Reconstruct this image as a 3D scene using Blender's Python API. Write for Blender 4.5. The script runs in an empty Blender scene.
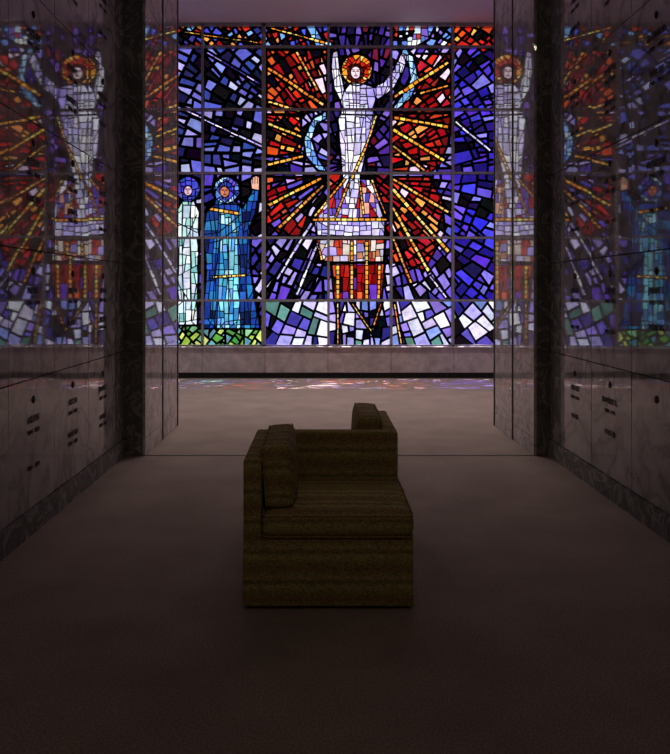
import bpy, bmesh, math, random
from mathutils import Vector, Matrix
random.seed(23)
S=bpy.context.scene
try:
    S.view_settings.view_transform='Standard'; S.view_settings.look='None'
except Exception as e: print(e)

# ------------------------------------------------------------ constants
F=742.0; EYE=1.5; D=12.9; SC=F/D; X0=320.0; Y0=292.0
CEIL=6.2
LW=-1.79; RW=2.10; LJ=-1.60; RJ=1.96; J0=6.8; J1=8.35
BL=-3.65; BR=4.0
def wx(x): return (x-X0)/SC
def wz(y): return EYE+(Y0-y)/SC
def lin(c):
    return tuple(((v/255.0)/12.92 if v<=10 else (((v/255.0)+0.055)/1.055)**2.4) for v in c)

# ------------------------------------------------------------ helpers
def link(o,parent=None):
    S.collection.objects.link(o)
    if parent: o.parent=parent
    return o
def obj_bm(name,bm,mats,parent=None,smooth=False):
    me=bpy.data.meshes.new(name); bm.to_mesh(me); bm.free()
    for m in (mats if isinstance(mats,(list,tuple)) else [mats]): me.materials.append(m)
    if smooth:
        for p in me.polygons: p.use_smooth=True
    return link(bpy.data.objects.new(name,me),parent)
def add_box(bm,x0,x1,y0,y1,z0,z1,mi=0,M=None):
    v=[Vector((x,y,z)) for x in (x0,x1) for y in (y0,y1) for z in (z0,z1)]
    if M: v=[M@p for p in v]
    v=[bm.verts.new(p) for p in v]
    for f in ((0,1,3,2),(4,6,7,5),(0,4,5,1),(2,3,7,6),(0,2,6,4),(1,5,7,3)):
        q=bm.faces.new([v[i] for i in f]); q.material_index=mi
def box(name,x0,x1,y0,y1,z0,z1,mat,parent=None,bevel=0):
    bm=bmesh.new(); add_box(bm,x0,x1,y0,y1,z0,z1)
    bmesh.ops.recalc_face_normals(bm,faces=bm.faces)
    o=obj_bm(name,bm,mat,parent)
    if bevel:
        m=o.modifiers.new('bev','BEVEL'); m.width=bevel; m.segments=4
        for p in o.data.polygons: p.use_smooth=True
    return o
def empty(name):
    e=bpy.data.objects.new(name,None); e.empty_display_size=0.2
    return link(e)
def newmat(name):
    m=bpy.data.materials.new(name); m.use_nodes=True
    nt=m.node_tree; b=nt.nodes['Principled BSDF']
    return m,nt,b
def ramp(nt,stops):
    r=nt.nodes.new('ShaderNodeValToRGB'); e=r.color_ramp.elements
    while len(e)<len(stops): e.new(0.5)
    for i,(p,c) in enumerate(stops):
        e[i].position=p; e[i].color=(*c,1)
    return r

# ------------------------------------------------------------ materials
def marble(name,c0,c1,c2,rough=0.05,ior=2.0,scale=1.0):
    m,nt,b=newmat(name); N=nt.nodes; L=nt.links
    tc=N.new('ShaderNodeTexCoord')
    n1=N.new('ShaderNodeTexNoise'); n1.inputs['Scale'].default_value=1.6*scale
    n1.inputs['Detail'].default_value=8; n1.inputs['Distortion'].default_value=1.6
    L.new(tc.outputs['Object'],n1.inputs['Vector'])
    r=ramp(nt,[(0.30,c0),(0.47,c1),(0.51,c2),(0.56,c1),(0.8,c0)])
    L.new(n1.outputs['Fac'],r.inputs[0])
    n2=N.new('ShaderNodeTexNoise'); n2.inputs['Scale'].default_value=6; n2.inputs['Detail'].default_value=6
    L.new(tc.outputs['Object'],n2.inputs['Vector'])
    r2=ramp(nt,[(0.3,(0.65,0.65,0.65)),(0.7,(1,1,1))]); L.new(n2.outputs['Fac'],r2.inputs[0])
    mx=N.new('ShaderNodeMix'); mx.data_type='RGBA'; mx.blend_type='MULTIPLY'; mx.inputs[0].default_value=1
    L.new(r.outputs[0],mx.inputs[6]); L.new(r2.outputs[0],mx.inputs[7])
    L.new(mx.outputs[2],b.inputs['Base Color'])
    b.inputs['Roughness'].default_value=rough; b.inputs['IOR'].default_value=ior
    return m
M_marble=marble('polished_marble',(0.70,0.67,0.64),(0.58,0.55,0.53),(0.30,0.29,0.28),rough=0.028,ior=1.85)
M_marble_d=marble('green_grey_marble',(0.28,0.28,0.26),(0.18,0.185,0.17),(0.48,0.46,0.44),rough=0.25,ior=1.45,scale=2.2)
M_marble_l=marble('pale_marble',(0.84,0.80,0.78),(0.72,0.68,0.66),(0.42,0.40,0.39),rough=0.03,ior=1.85,scale=2.0)
M_spandrel=marble('spandrel_stone',(0.66,0.59,0.56),(0.60,0.53,0.51),(0.52,0.46,0.44),rough=0.35,ior=1.45,scale=1.0)
def plain(name,c,rough=0.6,metal=0.0):
    m,nt,b=newmat(name); N=nt.nodes; L=nt.links
    n=N.new('ShaderNodeTexNoise'); n.inputs['Scale'].default_value=30
    r=ramp(nt,[(0.3,tuple(v*0.9 for v in c)),(0.7,tuple(min(1,v*1.08) for v in c))])
    tc=N.new('ShaderNodeTexCoord'); L.new(tc.outputs['Object'],n.inputs['Vector'])
    L.new(n.outputs['Fac'],r.inputs[0]); L.new(r.outputs[0],b.inputs['Base Color'])
    b.inputs['Roughness'].default_value=rough; b.inputs['Metallic'].default_value=metal
    return m
M_plaster=plain('mauve_plaster',(0.78,0.68,0.70),0.9)
M_dark=plain('dark_joint',(0.02,0.02,0.02),0.8)
M_alu=plain('mullion_aluminium',(0.32,0.31,0.33),0.45,0.2)
M_bronze=plain('bronze',(0.06,0.045,0.03),0.4,0.8)
M_lead=plain('black_lead_came',(0.010,0.009,0.010),0.7)
M_plinth=plain('dark_plinth_wood',(0.03,0.022,0.015),0.5)
def carpet(name,c):
    m,nt,b=newmat(name); N=nt.nodes; L=nt.links
    tc=N.new('ShaderNodeTexCoord')
    n=N.new('ShaderNodeTexNoise'); n.inputs['Scale'].default_value=130; n.inputs['Detail'].default_value=3
    n2=N.new('ShaderNodeTexNoise'); n2.inputs['Scale'].default_value=2.5; n2.inputs['Detail'].default_value=5
    L.new(tc.outputs['Object'],n.inputs['Vector']); L.new(tc.outputs['Object'],n2.inputs['Vector'])
    r=ramp(nt,[(0.3,tuple(v*0.6 for v in c)),(0.7,tuple(v*1.3 for v in c))])
    r2=ramp(nt,[(0.3,(0.8,0.8,0.8)),(0.7,(1,1,1))])
    L.new(n.outputs['Fac'],r.inputs[0]); L.new(n2.outputs['Fac'],r2.inputs[0])
    mx=N.new('ShaderNodeMix'); mx.data_type='RGBA'; mx.blend_type='MULTIPLY'; mx.inputs[0].default_value=1
    L.new(r.outputs[0],mx.inputs[6]); L.new(r2.outputs[0],mx.inputs[7])
    L.new(mx.outputs[2],b.inputs['Base Color'])
    bp=N.new('ShaderNodeBump'); bp.inputs['Strength'].default_value=0.5; bp.inputs['Distance'].default_value=0.01
    L.new(n.outputs['Fac'],bp.inputs['Height']); L.new(bp.outputs[0],b.inputs['Normal'])
    b.inputs['Roughness'].default_value=1.0; b.inputs['Specular IOR Level'].default_value=0.1
    return m
M_carpet=carpet('taupe_carpet',(0.47,0.375,0.33))
def fabric(name):
    m,nt,b=newmat(name); N=nt.nodes; L=nt.links
    tc=N.new('ShaderNodeTexCoord'); sp=N.new('ShaderNodeSeparateXYZ')
    L.new(tc.outputs['Object'],sp.inputs[0])
    ad=N.new('ShaderNodeMath'); ad.operation='MULTIPLY_ADD'; ad.inputs[1].default_value=0.75
    L.new(sp.outputs['Y'],ad.inputs[0]); L.new(sp.outputs['Z'],ad.inputs[2])
    n0=N.new('ShaderNodeTexNoise'); n0.inputs['Scale'].default_value=14
    L.new(tc.outputs['Object'],n0.inputs['Vector'])
    a2=N.new('ShaderNodeMath'); a2.operation='MULTIPLY_ADD'; a2.inputs[1].default_value=0.02
    L.new(n0.outputs['Fac'],a2.inputs[0]); L.new(ad.outputs[0],a2.inputs[2])
    mu=N.new('ShaderNodeMath'); mu.operation='MULTIPLY'; mu.inputs[1].default_value=7.0
    L.new(a2.outputs[0],mu.inputs[0])
    fr=N.new('ShaderNodeMath'); fr.operation='FRACT'; L.new(mu.outputs[0],fr.inputs[0])
    r=ramp(nt,[(0.0,(0.60,0.52,0.18)),(0.22,(0.86,0.76,0.34)),(0.36,(0.42,0.37,0.15)),
               (0.5,(0.90,0.68,0.33)),(0.62,(0.64,0.56,0.22)),(0.8,(0.60,0.38,0.20)),(1.0,(0.60,0.52,0.18))])
    L.new(fr.outputs[0],r.inputs[0])
    mp=N.new('ShaderNodeMapping'); mp.inputs['Scale'].default_value=(80,80,140)
    L.new(tc.outputs['Object'],mp.inputs[0])
    v=N.new('ShaderNodeTexVoronoi'); v.inputs['Scale'].default_value=1.0
    L.new(mp.outputs[0],v.inputs['Vector'])
    r2=ramp(nt,[(0.0,(1.08,1.05,0.98)),(0.7,(0.5,0.48,0.44))])
    L.new(v.outputs['Distance'],r2.inputs[0])
    mx=N.new('ShaderNodeMix'); mx.data_type='RGBA'; mx.blend_type='MULTIPLY'; mx.inputs[0].default_value=1
    L.new(r.outputs[0],mx.inputs[6]); L.new(r2.outputs[0],mx.inputs[7])
    L.new(mx.outputs[2],b.inputs['Base Color'])
    bp=N.new('ShaderNodeBump'); bp.inputs['Strength'].default_value=0.5; bp.inputs['Distance'].default_value=0.004
    L.new(v.outputs['Distance'],bp.inputs['Height']); L.new(bp.outputs[0],b.inputs['Normal'])
    b.inputs['Roughness'].default_value=0.95; b.inputs['Specular IOR Level'].default_value=0.2
    return m
M_fab=fabric('olive_striped_weave')

def glassmat():
    m=bpy.data.materials.new('stained_glass'); m.use_nodes=True; nt=m.node_tree; N=nt.nodes; L=nt.links
    N.clear()
    out=N.new('ShaderNodeOutputMaterial')
    at=N.new('ShaderNodeAttribute'); at.attribute_name='tint'
    tc=N.new('ShaderNodeTexCoord'); n=N.new('ShaderNodeTexNoise'); n.inputs['Scale'].default_value=9; n.inputs['Detail'].default_value=4
    L.new(tc.outputs['Object'],n.inputs['Vector'])
    r=ramp(nt,[(0.3,(0.62,0.62,0.62)),(0.65,(1,1,1))]); L.new(n.outputs['Fac'],r.inputs[0])
    mx=N.new('ShaderNodeMix'); mx.data_type='RGBA'; mx.blend_type='MULTIPLY'; mx.inputs[0].default_value=1
    L.new(at.outputs['Color'],mx.inputs[6]); L.new(r.outputs[0],mx.inputs[7])
    t=N.new('ShaderNodeBsdfTransparent'); L.new(mx.outputs[2],t.inputs[0])
    g=N.new('ShaderNodeBsdfGlossy'); g.inputs['Roughness'].default_value=0.15
    ms=N.new('ShaderNodeMixShader'); ms.inputs[0].default_value=0.02
    L.new(t.outputs[0],ms.inputs[1]); L.new(g.outputs[0],ms.inputs[2]); L.new(ms.outputs[0],out.inputs[0])
    return m
M_glass=glassmat()

# ------------------------------------------------------------ room shell
bm=bmesh.new(); add_box(bm,BL-.3,BR+.3,-2.3,D+.3,-0.12,0.0); obj_bm('floor',bm,M_carpet)
bm=bmesh.new(); add_box(bm,BL-.3,BR+.3,-2.3,D+.12,CEIL,CEIL+.15); obj_bm('ceiling',bm,M_plaster)
box('wall_rear',LW-.2,RW+.2,-2.3,-2.1,0,CEIL,M_plaster)

NAMES=["MARTIN","HAYES","ROBERT L.","ELEANOR","WALSH","JOHN T.","MARIE","KELLER","DOYLE","ANNA M.","FOSTER","HELEN"]
def side_wall(name,X,s):
    t=0.03
    w=box(name,*(sorted((X-s*t,X-s*0.35))),-2.1,J0+0.0,0,CEIL,M_dark)
    bm=bmesh.new()
    ys=[6.48-0.74*i for i in range(0,12)]
    zs=[0.16+0.8*i for i in range(8)]+[CEIL]
    rnd=random.Random(5 if s>0 else 9)
    for yi in range(len(ys)-1):
        y1,y0=ys[yi],max(ys[yi+1],-2.1)
        for zi in range(len(zs)-1):
            z0,z1=zs[zi],zs[zi+1]
            cy,cz=(y0+y1)/2,(z0+z1)/2; hw,hh=(y1-y0)/2-.004,(z1-z0)/2-.004
            M=Matrix.Translation((X,cy,cz))@Matrix.Rotation(rnd.uniform(-1,1)*0.003,4,'Z')@Matrix.Rotation(rnd.uniform(-1,1)*0.003,4,'Y')
            a,b=sorted((0,-s*t))
            add_box(bm,a,b,-hw,hw,-hh,hh,0,M)
    bmesh.ops.recalc_face_normals(bm,faces=bm.faces)
    obj_bm('crypt_front_panels',bm,M_marble,w)
    bm=bmesh.new(); a,b=sorted((X,X-s*t))
    for zi in range(len(zs)-1): add_box(bm,a,b,6.486,J0-.002,zs[zi]+.003,zs[zi+1]-.003)
    bmesh.ops.recalc_face_normals(bm,faces=bm.faces)
    obj_bm('marble_edge_strip',bm,M_marble_d,w)
    bm=bmesh.new()
    for yi in range(0,7):
        cy=(ys[yi]+ys[yi+1])/2
        for zi in range(0,7):
            top=zs[zi+1]
            R=0.022
            ring=[]
            for q in range(16):
                a=q/16*2*math.pi; rr=R*(1+0.18*math.cos(4*a))
                ring.append((cy+rr*math.cos(a),top-.13+rr*math.sin(a)))
            c=bm.verts.new((X+s*.014,cy,top-.13))
            v0=[bm.verts.new((X+s*.001,p[0],p[1])) for p in ring]
            v1=[bm.verts.new((X+s*.010,cy+(p[0]-cy)*.8,top-.13+(p[1]-top+.13)*.8)) for p in ring]
            for q in range(16):
                r=(q+1)%16
                bm.faces.new((v0[q],v0[r],v1[r],v1[q])); bm.faces.new((v1[q],v1[r],c))
    bmesh.ops.recalc_face_normals(bm,faces=bm.faces)
    obj_bm('bronze_rosettes',bm,M_bronze,w)
    bmt=bmesh.new()
    for yi in range(0,7):
        cy=(ys[yi]+ys[yi+1])/2
        for zi in range(0,6):
            top=zs[zi+1]
            if rnd.random()<0.15: continue
            for dz,txt,sz in ((-.27,rnd.choice(NAMES),.06),(-.34,"19%02d - 19%02d"%(rnd.randint(2,30),rnd.randint(60,82)),.04),
                              (-.50,rnd.choice(NAMES),.055),(-.56,"19%02d - 19%02d"%(rnd.randint(2,30),rnd.randint(60,82)),.04)):
                if dz<-.45 and rnd.random()<.4: continue
                cu=bpy.data.curves.new('t','FONT'); cu.body=txt; cu.size=sz; cu.align_x='CENTER'; cu.extrude=.002; cu.resolution_u=2
                o=bpy.data.objects.new('t',cu); S.collection.objects.link(o)
                dg=bpy.context.evaluated_depsgraph_get(); me=bpy.data.meshes.new_from_object(o.evaluated_get(dg))
                rot=Matrix(((0,0,s,0),(s,0,0,0),(0,1,0,0),(0,0,0,1)))
                me.transform(Matrix.Translation((X+s*.0045,cy,top+dz))@rot)
                bmt.from_mesh(me)
                bpy.data.objects.remove(o); bpy.data.curves.remove(cu); bpy.data.meshes.remove(me)
    obj_bm('bronze_name_lettering',bmt,M_bronze,w)
    return w
side_wall('wall_left',LW,+1)
side_wall('wall_right',RW,-1)
for nm,X,s in (('baseboard_left',LW,1),('baseboard_right',RW,-1)):
    a,b=sorted((X-s*.03,X+s*.012)); box(nm,a,b,-2.1,J0,0,.157,M_marble_d)

def jamb(name,XJ,XO,s):
    a,b=sorted((XJ-s*.025,XO))
    w=box(name,a,b,J0+.025,J1,0,CEIL,M_plaster)
    bm=bmesh.new(); bm2=bmesh.new()
    zs=[0.0,0.16]+[0.16+0.8*i for i in range(1,8)]+[CEIL]
    for i in range(len(zs)-1):
        z0,z1=zs[i]+.002,zs[i+1]-.002
        a,b=sorted((XJ,XJ-s*.025))
        add_box(bm,a,b,J0,7.55-.003,z0,z1); add_box(bm,a,b,7.55,J1,z0,z1)
        a,b=sorted((XJ-s*.026,XJ-s*.4)); add_box(bm2,a,b,J0,J0+.025,z0,z1)
    for q in (bm,bm2): bmesh.ops.recalc_face_normals(q,faces=q.faces)
    obj_bm('marble_reveal_slabs',bm,M_marble_l,w); obj_bm('marble_face_slabs',bm2,M_marble_d,w)
    bm=bmesh.new(); a,b=sorted((XJ,XJ+s*.008)); add_box(bm,a,b,7.535,7.56,0,CEIL); add_box(bm,a,b,J1-.03,J1,0,CEIL)
    obj_bm('bronze_trim',bm,M_bronze,w)
jamb('wall_left_jamb',LJ,BL,1); jamb('wall_right_jamb',RJ,BR,-1)
box('wall_alcove_left',BL-.2,BL,J0,D+.2,0,CEIL,M_plaster)
box('wall_alcove_right',BR,BR+.2,J0,D+.2,0,CEIL,M_plaster)
box('trim_1',LJ,RJ,J0-.012,J0+.012,0,.004,M_plinth,bevel=.002)

ZB=wz(346.5)
sp=box('wall_window_spandrel',BL,BR,D+.05,D+.28,0,ZB-.03,M_dark)
bm=bmesh.new(); bx=[wx(139+63*i) for i in range(-1,8)]
for i in range(len(bx)-1):
    add_box(bm,max(bx[i],BL)+.004,min(bx[i+1],BR)-.004,D,D+.05,.10,ZB-.035)
obj_bm('stone_slabs',bm,M_spandrel,sp)
box('trim_2',BL,BR,D-.04,D+.28,ZB-.03,ZB,M_spandrel,bevel=.006)
bm=bmesh.new(); add_box(bm,BL,BR,D+.02,D+.05,0,.095)
x=BL
while x<BR: add_box(bm,x,x+.02,D-.005,D+.02,.01,.085); x+=.05
add_box(bm,BL,BR,D-.008,D+.02,.085,.097); add_box(bm,BL,BR,D-.008,D+.02,0,.012)
obj_bm('baseboard_heating_grille',bm,M_dark,sp)

# ------------------------------------------------------------ stained glass
def C(*t): return [tuple(c) for c in t]
K=(9,7,14)
P={
'navy':C((46,48,120),(80,85,175),(112,112,195),(155,150,218),(32,32,88),K,K,(100,90,182),(180,180,228),(46,60,138),(120,125,205),(22,22,60)),
'violet':C((75,48,165),(100,75,195),(135,115,215),(180,165,238),(55,40,140),K,(90,90,190),(205,196,242),(150,135,225)),
'deep':C((50,38,185),(62,56,205),(38,24,135),(100,75,205),(30,18,110),(125,120,225),K,(80,45,190),(45,40,190),(24,16,80)),
'red':C((185,18,22),(135,10,14),(210,38,20),(228,85,30),(150,15,20),(95,8,10),(195,25,45),K,(238,150,70),(165,16,18),(225,190,215),(200,50,24)),
'orange':C((235,120,35),(215,70,20),(190,25,20),(240,160,60),(130,12,14),(160,20,20),K),
'redvio':C((175,20,30),(190,30,24),(140,15,20),(80,50,150),(215,95,45),(165,140,215),K,(95,75,190),(120,10,16)),
'gold':C((252,190,70),(248,160,45),(253,212,110),(240,135,35)),
'goldd':C((225,140,50),(240,170,70),(205,110,35),(245,190,95)),
'white':C((242,238,252),(226,218,250),(250,248,255),(212,204,247),(236,232,252),(198,188,240)),
'robe':C((218,210,248),(190,178,242),(236,230,252),(168,152,232),(205,196,245)),
'pale':C((160,205,248),(120,170,230),(195,222,250),(95,140,220)),
'dark':C((24,16,60),(50,32,115),K,(70,38,135),(110,22,45),(30,26,80),(105,80,175),K),
'top':C((200,45,25),(65,75,200),(230,140,55),(130,180,235),(45,40,120),(160,20,20),(180,30,20),K),
'topw':C((210,225,248),(95,135,225),(240,244,252),(125,95,200),(200,60,40),K),
'mint':C((215,238,232),(170,216,212),(240,246,246),(130,198,198),(195,222,240),(225,235,250)),
'teal':C((28,105,165),(22,68,145),(40,125,180),(18,50,122),(34,85,180),(14,30,85),(30,60,160)),
'tealL':C((70,165,195),(120,200,215),(45,120,185),(95,150,220),(160,215,230)),
'skin':C((225,165,140),(200,130,105),(235,190,165)),
'green':C((85,150,60),(155,190,70),(200,212,110),(50,120,55),(120,175,120),(90,150,160),(180,195,90)),
'peach':C((228,200,190),(212,204,235),(190,120,90),(238,225,215),(165,145,215),(180,60,40)),
'drape':C((165,16,20),(120,10,14),(190,35,25),(150,14,18),(95,50,165),(205,80,40),K),
'bottom':C((140,120,215),(195,185,240),(100,85,195),(220,213,247),(60,52,155),(120,140,215),(85,130,120),(165,155,228),(45,38,125),K,(235,230,250)),
'low':C((95,65,190),(65,48,160),(155,135,222),K,(200,190,240),(45,38,130),(115,95,210),(30,24,80)),
'face':C((238,205,212)),'face2':C((215,175,190)),'face3':C((190,110,80)),
'hair':C((110,35,22),(80,22,16)),
'halo':C((210,28,20),(235,65,25),(170,14,15)),'halob':C((65,65,185),(100,75,205),(40,65,165)),
'altar':C((205,195,242),(180,35,35),(230,165,145),(150,25,30),(150,130,220),(238,228,246),(110,80,190),(90,70,180)),
}
def inpoly(x,y,pg):
    c=False; n=len(pg); j=n-1
    for i in range(n):
        xi,yi=pg[i]; xj,yj=pg[j]
        if (yi>y)!=(yj>y) and x<(xj-xi)*(y-yi)/(yj-yi)+xi: c=not c
        j=i
    return c
def circ(cx,cy,r,n=20,sy=1.0): return [(cx+r*math.cos(2*math.pi*i/n),cy+sy*r*math.sin(2*math.pi*i/n)) for i in range(n)]
def rect(a,b,c,d): return [(a,b),(c,b),(c,d),(a,d)]
christ=[(345,88),(350,82),(365,82),(375,85),(384,80),(394,68),(399,56),(402,51),(407,53),(407,61),(403,72),(394,87),(384,95),(376,100),(374,110),(378,114),(374,124),(369,142),(363,168),(360,186),(357,203),(346,203),(343,182),(340,150),(338,118),(342,108),(340,99),(334,86),(331,66),(332,50),(338,48),(340,66)]
crL=[(327,109),(313,117),(303,138),(306,156),(317,169),(327,171),(317,155),(312,138),(317,123),(327,117)]
crR=[(402,42),(414,54),(420,76),(412,96),(398,109),(391,109),(403,93),(411,78),(409,62),(400,50)]
tpL=[(304,22),(314,22),(322,36),(332,41),(332,48),(315,44)]
tpR=[(393,22),(437,22),(430,37),(412,48),(393,48),(393,38),(408,35),(415,29),(393,30)]
mary1=[(181,199),(193,199),(199,212),(198,260),(197,300),(197,326),(172,326),(172,300),(174,250),(174,212)]
mary2=[(213,203),(215,190),(219,182),(227,180),(233,186),(233,199),(242,207),(248,196),(251,188),(259,190),(257,210),(250,226),(250,268),(260,329),(201,329),(205,270),(202,230),(206,209)]
hand2=[(250,189),(249,181),(252,175),(256,174),(260,176),(260,190)]
inner2=[(220,212),(234,214),(237,240),(240,329),(216,329),(219,250)]
R=[
(circ(356,71,5.2,14,1.25),'face',1,'v',30,30),
(circ(187,190,4.2,12,1.2),'face2',1,'v',30,30),
(circ(224,191,4.8,12,1.2),'face3',1,'v',30,30),
(circ(356,71.5,8,14,1.2),'hair',1,'v',12,8),
(hand2,'skin',1,'v',20,20),
(christ,'white',1,'v',13,9),
(circ(357,68,16,22),'gold',1,'r0',8,6),
(circ(187,188,13,18),'halob',1,'v',10,8),
(circ(226,189,14,18),'pale',1,'r2',7,6),
(inner2,'tealL',1,'v',16,9),
(mary1,'mint',1,'v',16,9),(mary2,'teal',1,'v',16,10),
(crL,'pale',1,'v',11,9),(crR,'pale',1,'v',11,9),(tpL,'pale',1,'v',12,10),(tpR,'topw',1,'v',10,8),
([(346,178),(371,178),(385,219),(314,219)],'altar',1,'v',14,9),
([(314,221),(386,221),(385,236),(317,236)],'robe',1,'v',9,11),
([(315,239),(386,239),(384,262),(320,262)],'peach',1,'v',12,10),
([(331,263),(386,263),(382,300),(334,300)],'drape',1,'v',14,9),
(rect(334,301,386,350),'bottom',0,'r',16,13),
(rect(100,325,262,350),'green',1,'r',13,11),
(rect(100,10,262,45),'top',0,'r',13,10),(rect(265,10,328,45),'top',0,'r',12,9),(rect(328,10,391,45),'dark',0,'r',14,10),(rect(391,10,453,45),'topw',0,'r',13,10),(rect(453,10,560,48),'orange',0,'r',13,10),
([(266,48),(327,48),(327,106),(303,113),(266,113)],'red',1,'r',17,11),
([(266,113),(300,115),(303,137),(300,152),(266,156)],'orange',1,'r',16,11),
([(416,52),(452,52),(452,112),(392,112),(418,92)],'red',1,'r',17,11),
([(391,112),(452,112),(450,140),(440,165),(430,172),(391,170)],'red',1,'r',17,11),
([(391,176),(430,176),(443,200),(446,232),(425,270),(391,262)],'red',1,'r',17,11),
([(266,176),(322,176),(312,200),(300,236),(266,236)],'redvio',1,'r',17,11),
(rect(329,48,391,176),'dark',0,'r',17,12),
(rect(329,176,391,240),'redvio',0,'r',15,11),
(rect(100,40,262,176),'navy',0,'r',19,14),
(rect(100,170,262,330),'low',0,'r',18,14),
(rect(453,40,560,300),'deep',0,'r',18,13),
(rect(262,303,560,350),'bottom',0,'r',20,17),
(rect(262,236,330,303),'low',0,'r',20,13),
(rect(391,236,453,303),'violet',0,'r',19,14),
]
DEF=(None,'violet',0,'r',18,12)
def region(x,y):
    for i,e in enumerate(R):
        if inpoly(x,y,e[0]): return i,e
    return -1,DEF
def pick(pal):
    c=random.choice(P[pal]); k=random.uniform(.84,1.12)
    return tuple(max(0,min(255,v*k+random.uniform(-6,6))) for v in c)
WX0,WX1,WY0,WY1=108.0,552.0,21.0,346.5
def area(V): return abs(sum(V[i][0]*V[(i+1)%len(V)][1]-V[(i+1)%len(V)][0]*V[i][1] for i in range(len(V))))/2
def cent(V): return sum(p[0] for p in V)/len(V),sum(p[1] for p in V)/len(V)
def split(V,px,py,nx,ny):
    A=[];B=[];n=len(V); ds=[nx*(p[0]-px)+ny*(p[1]-py) for p in V]
    for i in range(n):
        j=(i+1)%n;a,b=ds[i],ds[j]
        if a<=0:A.append(V[i])
        if a>=0:B.append(V[i])
        if a*b<0:
            t=a/(a-b); q=(V[i][0]+(V[j][0]-V[i][0])*t,V[i][1]+(V[j][1]-V[i][1])*t); A.append(q);B.append(q)
    return A,B
CEN=(350.0,165.0)
def refine(V,out,first=True):
    cx,cy=cent(V)
    i,e=region(cx,cy)
    o=e[3]; tu,tv=e[4],e[5]
    if o=='v': u=(0,1)
    else:
        c=CEN if o=='r' else ((357,68) if o=='r0' else (226,189))
        dx,dy=cx-c[0],cy-c[1]; l=math.hypot(dx,dy) or 1; u=(dx/l,dy/l)
    v=(-u[1],u[0])
    pu=[p[0]*u[0]+p[1]*u[1] for p in V]; pv=[p[0]*v[0]+p[1]*v[1] for p in V]
    k=random.uniform(.8,1.2)
    eu=(max(pu)-min(pu))/tu*k; ev=(max(pv)-min(pv))/tv*k
    if max(eu,ev)<=1 or area(V)<14: out.append(V); return
    big=max(eu,ev)>3
    jit=random.uniform(-.3,.3) if not big else random.uniform(-.1,.1)
    if o=='v' and e[2]: jit*=.6
    f=random.uniform(.35,.65)
    if eu>=ev:
        t=min(pu)+(max(pu)-min(pu))*f; n=u; 
    else:
        t=min(pv)+(max(pv)-min(pv))*f; n=v
    s=t-(cx*n[0]+cy*n[1]); px,py=cx+n[0]*s,cy+n[1]*s
    if ev>eu and o=='r':
        dx,dy=px-CEN[0],py-CEN[1]; l=math.hypot(dx,dy) or 1; n=(-dy/l,dx/l)
    ca,sa=math.cos(jit),math.sin(jit); n=(n[0]*ca-n[1]*sa,n[0]*sa+n[1]*ca)
    A,B=split(V,px,py,*n)
    if len(A)<3 or len(B)<3 or area(A)<5 or area(B)<5: out.append(V); return
    refine(A,out); refine(B,out)
base=[]
gx=[WX0,139,202,263.5,328.5,391.5,453.5,516,WX1]; gy=[WY0,45.5,108.5,172.5,237.5,300.5,WY1]
for a in range(len(gx)-1):
    for b in range(len(gy)-1):
        refine(rect(gx[a],gy[b],gx[a+1],gy[b+1]),base)
print('base',len(base))
pieces=[[V,None] for V in base]
def seg_in(V,a,b):
    t0,t1=0.0,1.0; dx,dy=b[0]-a[0],b[1]-a[1]; n=len(V)
    cx,cy=cent(V)
    for i in range(n):
        p=V[i];q=V[(i+1)%n]; ex,ey=q[0]-p[0],q[1]-p[1]; nx,ny=-ey,ex
        if nx*(cx-p[0])+ny*(cy-p[1])<0: nx,ny=-nx,-ny
        num=nx*(a[0]-p[0])+ny*(a[1]-p[1]); den=nx*dx+ny*dy
        if abs(den)<1e-9:
            if num<0: return 0
            continue
        t=-num/den
        if den>0: t0=max(t0,t)
        else: t1=min(t1,t)
        if t0>=t1: return 0
    return (t1-t0)*math.hypot(dx,dy)
def bb(V): return min(p[0] for p in V),min(p[1] for p in V),max(p[0] for p in V),max(p[1] for p in V)
def cut(pg,closed=True,minl=.8):
    n=len(pg)
    for k in range(n if closed else n-1):
        a,b=pg[k],pg[(k+1)%n]; L_=math.hypot(b[0]-a[0],b[1]-a[1])
        if L_<.5: continue
        nx,ny=-(b[1]-a[1])/L_,(b[0]-a[0])/L_
        x0,x1=min(a[0],b[0]),max(a[0],b[0]); y0,y1=min(a[1],b[1]),max(a[1],b[1])
        new=[]
        for pc in pieces:
            V=pc[0]; B_=bb(V)
            if B_[2]<x0 or B_[0]>x1 or B_[3]<y0 or B_[1]>y1: new.append(pc); continue
            if seg_in(V,a,b)<minl: new.append(pc); continue
            ds=[nx*(p[0]-a[0])+ny*(p[1]-a[1]) for p in V]
            if max(ds)<.45 or min(ds)>-.45: new.append(pc); continue
            A,B=split(V,a[0],a[1],nx,ny)
            if len(A)<3 or len(B)<3: new.append(pc); continue
            new.append([A,pc[1]]); new.append([B,pc[1]])
        pieces[:]=new
for e in R:
    if e[2]: cut(e[0])
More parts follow.
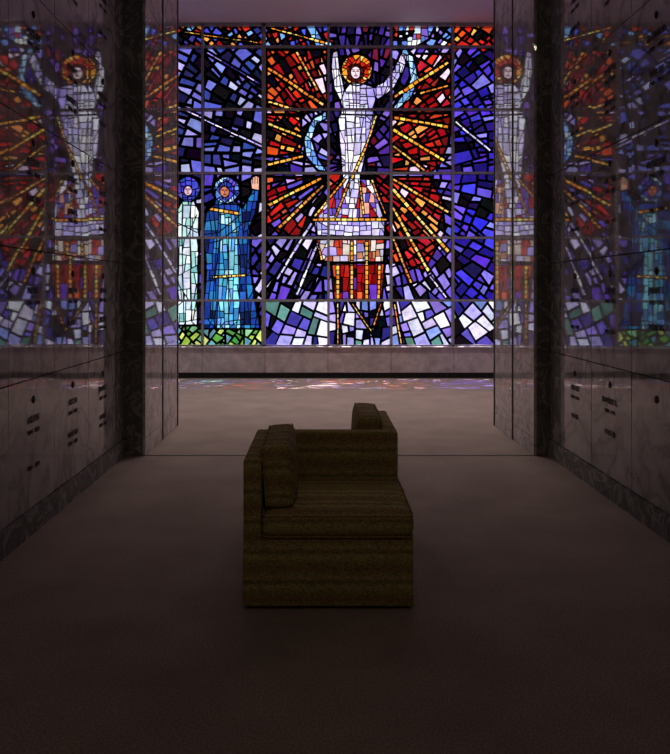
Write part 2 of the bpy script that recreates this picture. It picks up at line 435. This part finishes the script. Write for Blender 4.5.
def stroke(pts,hw,step,pal='gold'):
    for (xa,ya),(xb,yb) in zip(pts[:-1],pts[1:]):
        L_=math.hypot(xb-xa,yb-ya); dx,dy=(xb-xa)/L_,(yb-ya)/L_; nx,ny=-dy,dx
        bar=[(xa+nx*hw,ya+ny*hw),(xb+nx*hw,yb+ny*hw),(xb-nx*hw,yb-ny*hw),(xa-nx*hw,ya-ny*hw)]
        cut(bar,True,.8)
        pieces[:]=[pc for pc in pieces if pc[1] or not inpoly(*cent(pc[0]),bar)]
        m=max(1,round(L_/step))
        for i in range(m):
            t0,t1=i/m*L_,(i+1)/m*L_
            q=[(xa+dx*t0+nx*hw,ya+dy*t0+ny*hw),(xa+dx*t1+nx*hw,ya+dy*t1+ny*hw),(xa+dx*t1-nx*hw,ya+dy*t1-ny*hw),(xa+dx*t0-nx*hw,ya+dy*t0-ny*hw)]
            pieces.append([q,pal])
for pts,hw,st,pal in (
 ([(377,114),(368,142)],1.4,5,'gold'),([(368,142),(352,178)],1.4,5,'gold'),
 ([(345,178),(314,216)],1.6,5,'gold'),([(349,182),(336,216)],1.2,5,'goldd'),
 ([(372,178),(386,214)],1.6,5,'gold'),([(360,181),(364,214)],1.2,5,'goldd'),
 ([(312,219),(388,219)],1.6,6,'gold'),([(314,238),(386,238)],1.4,6,'goldd'),
 ([(338,265),(338,299)],1.8,5,'gold'),([(352,241),(352,299)],1.6,5,'gold'),([(367,241),(367,299)],1.8,5,'gold'),([(380,265),(379,299)],1.6,5,'gold'),
 ([(338,303),(338,345)],1.5,5,'gold'),([(352,303),(372,332)],1.4,5,'gold'),([(382,303),(374,326)],1.4,5,'goldd'),
 ([(316,240),(322,260)],1.4,5,'gold'),
 ([(324,104),(267,66)],2.3,6,'goldd'),([(318,90),(296,49)],2.0,6,'goldd'),([(300,110),(267,100)],2.0,6,'goldd'),
 ([(302,136),(267,122)],2.2,6,'gold'),([(304,155),(267,164)],2.1,6,'goldd'),
 ([(322,177),(267,205)],2.3,6,'gold'),([(324,184),(278,228)],2.2,6,'goldd'),([(312,222),(276,280)],2.2,9,'robe'),([(318,242),(296,296)],2.1,9,'robe'),
 ([(394,96),(450,60)],2.3,6,'gold'),([(420,92),(450,84)],2.0,6,'goldd'),
 ([(394,116),(450,126)],2.3,6,'gold'),([(393,128),(446,160)],2.3,6,'gold'),([(393,144),(426,170)],2.0,6,'goldd'),
 ([(393,178),(450,212)],2.2,6,'goldd'),([(393,188),(450,252)],2.4,6,'gold'),([(393,206),(430,272)],2.2,6,'gold'),([(393,236),(412,284)],2.0,6,'goldd'),
 ([(395,303),(402,345)],1.5,7,'goldd'),([(430,276),(448,298)],1.8,7,'robe'),([(456,120),(492,150)],2.0,9,'robe'),
 ([(208,208),(238,213)],1.8,5,'goldd'),([(212,277),(245,275)],1.3,5,'gold'),
 ([(270,26),(325,41)],1.7,6,'gold'),([(182,30),(258,41)],1.5,6,'gold'),
 ([(182,108),(262,146)],2.0,9,'robe'),([(205,50),(262,84)],1.8,9,'violet'),
 ):
    stroke(pts,hw,st,pal)
print('pieces',len(pieces))
gv=[];gf=[];gc=[]; lv=[];lf=[]
YG=D+.10
def came(p,q,w,front=.010):
    ax,az=wx(p[0]),wz(p[1]); bx_,bz=wx(q[0]),wz(q[1]); L_=math.hypot(bx_-ax,bz-az)
    if L_<1e-4: return
    dx,dz=(bx_-ax)/L_,(bz-az)/L_; w=w/SC; e=w*.55
    ax-=dx*e;az-=dz*e;bx_+=dx*e;bz+=dz*e; nx,nz=-dz*w,dx*w
    b=len(lv); yf=YG-front; yb=YG+.002
    for (x,z) in ((ax+nx,az+nz),(ax-nx,az-nz),(bx_-nx,bz-nz),(bx_+nx,bz+nz)):
        lv.append((x,yf,z)); lv.append((x,yb,z))
    lf.append((b,b+2,b+4,b+6)); lf.append((b+1,b+7,b+5,b+3))
    for i in range(4):
        j=(i+1)%4; lf.append((b+2*i,b+2*i+1,b+2*j+1,b+2*j))
FACES=('face','face2','face3')
fpoly=[(e[0],cent(e[0])) for e in R if e[1] in FACES+('skin',)]
def inner_face(x,y):
    for pg,c in fpoly:
        if inpoly(c[0]+(x-c[0])*1.12,c[1]+(y-c[1])*1.12,pg): return True
    return False
for V,pal in pieces:
    if area(V)<.8: continue
    cx,cy=cent(V); ri,e=region(cx,cy); pl=pal or e[1]
    if pal is None and pl=='gold' and math.hypot(cx-357,cy-68)<12.3: pl='halo'
    if pal is None and pl=='pale' and math.hypot(cx-226,cy-189)<10.5: pl='halob'
    col=P[pl][0] if pl in FACES+('skin',) else pick(pl)
    if pal is None and pl=='white' and (cx>368 or (cy>120 and cx>358)): col=pick('robe')
    b=len(gv); gv+=[(wx(p[0]),YG,wz(p[1])) for p in V]; gf.append(tuple(range(b,b+len(V)))); gc.append(lin(col))
    fig=e[2] and e[3]!='r'
    w=0.55 if pal else (0.45 if fig else 1.15)
    if pl in('bottom','green'): w=1.0
    if pl in('navy','low'): w=1.45
    for i in range(len(V)):
        p,q=V[i],V[(i+1)%len(V)]
        if inner_face((p[0]+q[0])/2,(p[1]+q[1])/2): continue
        came(p,q,w*random.uniform(.7,1.3))
# traced paint lines: faces, folds, arms
def trace(pts,w=.35):
    for p,q in zip(pts[:-1],pts[1:]): came(p,q,w,.013)
for (fx,fy,k) in ((356,71,1.0),(187,190,.8),(224,191,.88)):
    for s in(-1,1):
        trace([(fx+s*k*1.0,fy-1.2*k),(fx+s*k*3.2,fy-1.4*k)],.4*k)
        trace([(fx+s*k*.8,fy-2.6*k),(fx+s*k*3.6,fy-2.9*k)],.28*k)
    trace([(fx,fy-1.5*k),(fx-.5*k,fy+1.6*k),(fx+.6*k,fy+1.7*k)],.28*k)
    trace([(fx-1.5*k,fy+3.2*k),(fx+1.5*k,fy+3.2*k)],.4*k)
for i in range(3): trace([(252.3+i*2.4,176.5),(252+i*2.4,183)],.3)
trace([(356,82),(357,110)],.5); trace([(346,92),(366,93)],.4); trace([(345,98),(368,99)],.4); trace([(346,104),(366,105)],.35)
trace([(345,88),(341,100),(344,112)],.6); trace([(374,88),(376,98),(372,110)],.6)
trace([(340,113),(376,114)],.9); trace([(346,116),(348,150),(350,196)],.6); trace([(356,116),(354,150),(352,170)],.5); trace([(364,116),(360,140)],.5)
trace([(386,92),(402,64)],.4); trace([(337,86),(336,60)],.4)
for k in range(3):
    trace([(333.2+k*1.8,49),(333.5+k*1.8,54)],.25); trace([(400.5+k*2,54),(399.5+k*2,59)],.25)
for fx in (182,190): trace([(fx,204),(fx-1,240),(fx+1,322)],.5)
trace([(176,222),(196,232)],.6); trace([(196,214),(186,238)],.5)
for a in ([(213,212),(216,240),(211,322)],[(220,214),(219,250),(216,326)],[(234,214),(237,240),(240,326)],[(246,212),(242,240),(249,324)],[(204,234),(218,232),(240,214)],[(204,244),(220,240),(246,220)],[(228,216),(228,324)]): trace(a,.6)
win=empty('window_1')
me=bpy.data.meshes.new('stained_glass_panes'); me.from_pydata(gv,[],gf); me.materials.append(M_glass)
ca=me.color_attributes.new('tint','FLOAT_COLOR','CORNER')
for p,c in zip(me.polygons,gc):
    for l in p.loop_indices: ca.data[l].color=(*c,1)
link(bpy.data.objects.new('stained_glass_panes',me),win)
me=bpy.data.meshes.new('lead_cames'); me.from_pydata(lv,[],lf); me.materials.append(M_lead)
link(bpy.data.objects.new('lead_cames',me),win)
bm=bmesh.new()
for i,xv in enumerate((139,202,263.5,328.5,391.5,453.5,516)):
    w=(.022 if xv!=263.5 else .036); add_box(bm,wx(xv)-w,wx(xv)+w,D+.03,D+.16,ZB,CEIL)
for yv in (45.5,108.5,172.5,237.5,300.5):
    add_box(bm,BL,BR,D+.045,D+.15,wz(yv)-.021,wz(yv)+.021)
add_box(bm,BL,BR,D+.03,D+.16,ZB,ZB+.03); add_box(bm,BL,BR,D+.03,D+.16,CEIL-.06,CEIL)
obj_bm('mullions',bm,M_alu,win)

# ------------------------------------------------------------ tete-a-tete sofa
sofa=empty('tete_a_tete_sofa')
def cushion(name,x0,x1,y0,y1,z0,z1,puff,axis,tilt=0):
    bm=bmesh.new(); bmesh.ops.create_cube(bm,size=2)
    bmesh.ops.subdivide_edges(bm,edges=bm.edges,cuts=12,use_grid_fill=True)
    h=Vector(((x1-x0)/2,(y1-y0)/2,(z1-z0)/2)); c=Vector(((x0+x1)/2,(y0+y1)/2,(z0+z1)/2)); k0=min(h)
    for v in bm.verts:
        p=v.co.copy(); q=[p[i]*h[i] for i in range(3)]
        r=min(k0*.75,.04); core=[max(-(h[i]-r),min(h[i]-r,q[i])) for i in range(3)]
        d=Vector([q[i]-core[i] for i in range(3)])
        if d.length>1e-6: d=d.normalized()*r
        w=Vector(core)+d
        o=[i for i in range(3) if i!=axis]
        g=(1-p[o[0]]**4)*(1-p[o[1]]**4)
        w[axis]+=math.copysign(puff*g,p[axis]) if abs(p[axis])>.2 else 0
        v.co=w
    M=Matrix.Translation(c)@Matrix.Rotation(tilt,4,'Y')
    bm.transform(M); bmesh.ops.recalc_face_normals(bm,faces=bm.faces)
    o=obj_bm(name,bm,M_fab,sofa,True)
    o2=[i for i in range(3) if i!=axis]
    for k,s in enumerate((-1,1)):
        cu=bpy.data.curves.new(name+'_welt','CURVE'); cu.dimensions='3D'; cu.bevel_depth=.0045; cu.bevel_resolution=2
        spn=cu.splines.new('POLY'); pts=[]
        ha,hb=h[o2[0]]-.006,h[o2[1]]-.006; r=.03
        for (sa,sb,a0) in ((1,1,0),(-1,1,90),(-1,-1,180),(1,-1,270)):
            for q in range(5):
                a=math.radians(a0+q*22.5)
                v=Vector((0,0,0)); v[o2[0]]=sa*(ha-r)+r*math.cos(a); v[o2[1]]=sb*(hb-r)+r*math.sin(a); v[axis]=s*(h[axis]-.010)
                pts.append(M@v)
        spn.points.add(len(pts)-1)
        for i,p in enumerate(pts): spn.points[i].co=(*p,1)
        spn.use_cyclic_u=True; cu.materials.append(M_fab)
        link(bpy.data.objects.new(name+'_welt_%d'%(k+1),cu),sofa)
    return o
SX0,SX1=-.363,.442; SY0,SYM,SY2=3.50,4.20,4.96; T=.085
box('plinth',SX0+.02,SX1-.02,SY0+.02,SY2-.02,0,.02,M_plinth,sofa)
box('front_seat_base',SX0,SX1,SY0,SYM,.015,.335,M_fab,sofa,.010)
box('rear_seat_base',SX0,SX1,SYM+T,SY2,.015,.335,M_fab,sofa,.010)
box('front_back_panel',SX0,SX0+T,SY0,SYM,.325,.71,M_fab,sofa,.016)
box('centre_divider',SX0,SX1,SYM,SYM+T,.015,.71,M_fab,sofa,.016)
box('rear_back_panel',SX1-T,SX1,SYM+T,SY2,.325,.71,M_fab,sofa,.016)
cushion('front_seat_cushion',SX0+T,SX1+.005,SY0-.01,SYM,.335,.455,.012,2)
cushion('rear_seat_cushion',SX0-.005,SX1-T,SYM+T,SY2+.01,.335,.455,.012,2)
cushion('front_back_cushion',SX0+T,SX0+T+.145,SY0+.05,SYM-.02,.455,.765,.014,0,tilt=-.08)
cushion('rear_back_cushion',SX1-T-.145,SX1-T,SYM+T+.03,SY2-.06,.455,.775,.014,0,tilt=.06)

# ------------------------------------------------------------ added fill lights at the ceiling
def fill_light(x,y,r,e,col,spread=180):  # invented fixture: a ring around an area light that serves as fill
    dl=empty('added_fill_light')
    bm=bmesh.new(); bmesh.ops.create_cone(bm,cap_ends=False,segments=32,radius1=r+.04,radius2=r+.01,depth=.05,matrix=Matrix.Translation((x,y,CEIL-.025)))
    obj_bm('fill_light_ring',bm,M_bronze,dl,True)
    la=bpy.data.lights.new('fill_area','AREA'); la.shape='DISK'; la.size=2*r; la.energy=e; la.color=col; la.spread=math.radians(spread)
    lo=bpy.data.objects.new('fill_area',la); lo.location=(x,y,CEIL-.03); link(lo,dl)
fill_light(.15,-.6,.12,8.5,(1,.88,.62))  # unseen warm fill behind the camera, added to brighten the sofa
for x in (-1.6,0.2,2.0): fill_light(x,10.4,.25,24,(1,.87,.80),104)  # unseen fill over the alcove, added to lift floor and walls

# ------------------------------------------------------------ daylight
w=bpy.data.worlds.new('sky'); S.world=w; w.use_nodes=True
bg=w.node_tree.nodes['Background']; bg.inputs[0].default_value=(.95,.96,1,1); bg.inputs[1].default_value=1.65
po=bpy.data.lights.new('window_portal','AREA'); po.shape='RECTANGLE'; po.size=BR-BL; po.size_y=CEIL-ZB
po.cycles.is_portal=True
pobj=bpy.data.objects.new('window_portal',po); pobj.location=((BL+BR)/2,D+.22,(CEIL+ZB)/2); pobj.rotation_euler=(-math.pi/2,0,0); link(pobj)
su=bpy.data.lights.new('sun','SUN'); su.energy=36; su.angle=.02; su.color=(1,.93,.88)
so=bpy.data.objects.new('sun',su); link(so)
el=math.radians(75); dirv=Vector((-.12,-math.cos(el),-math.sin(el)))
so.rotation_euler=dirv.to_track_quat('-Z','Y').to_euler(); so.location=(0,D+5,12)

# ------------------------------------------------------------ camera
cam=bpy.data.cameras.new('camera'); co=bpy.data.objects.new('camera',cam); link(co); S.camera=co
cam.sensor_fit='HORIZONTAL'; cam.sensor_width=36; cam.lens=F/670*36
cam.shift_x=(335-X0)/670; cam.shift_y=(Y0-377)/670
co.location=(0,0,EYE); co.rotation_euler=(math.pi/2,0,0); cam.clip_start=.05
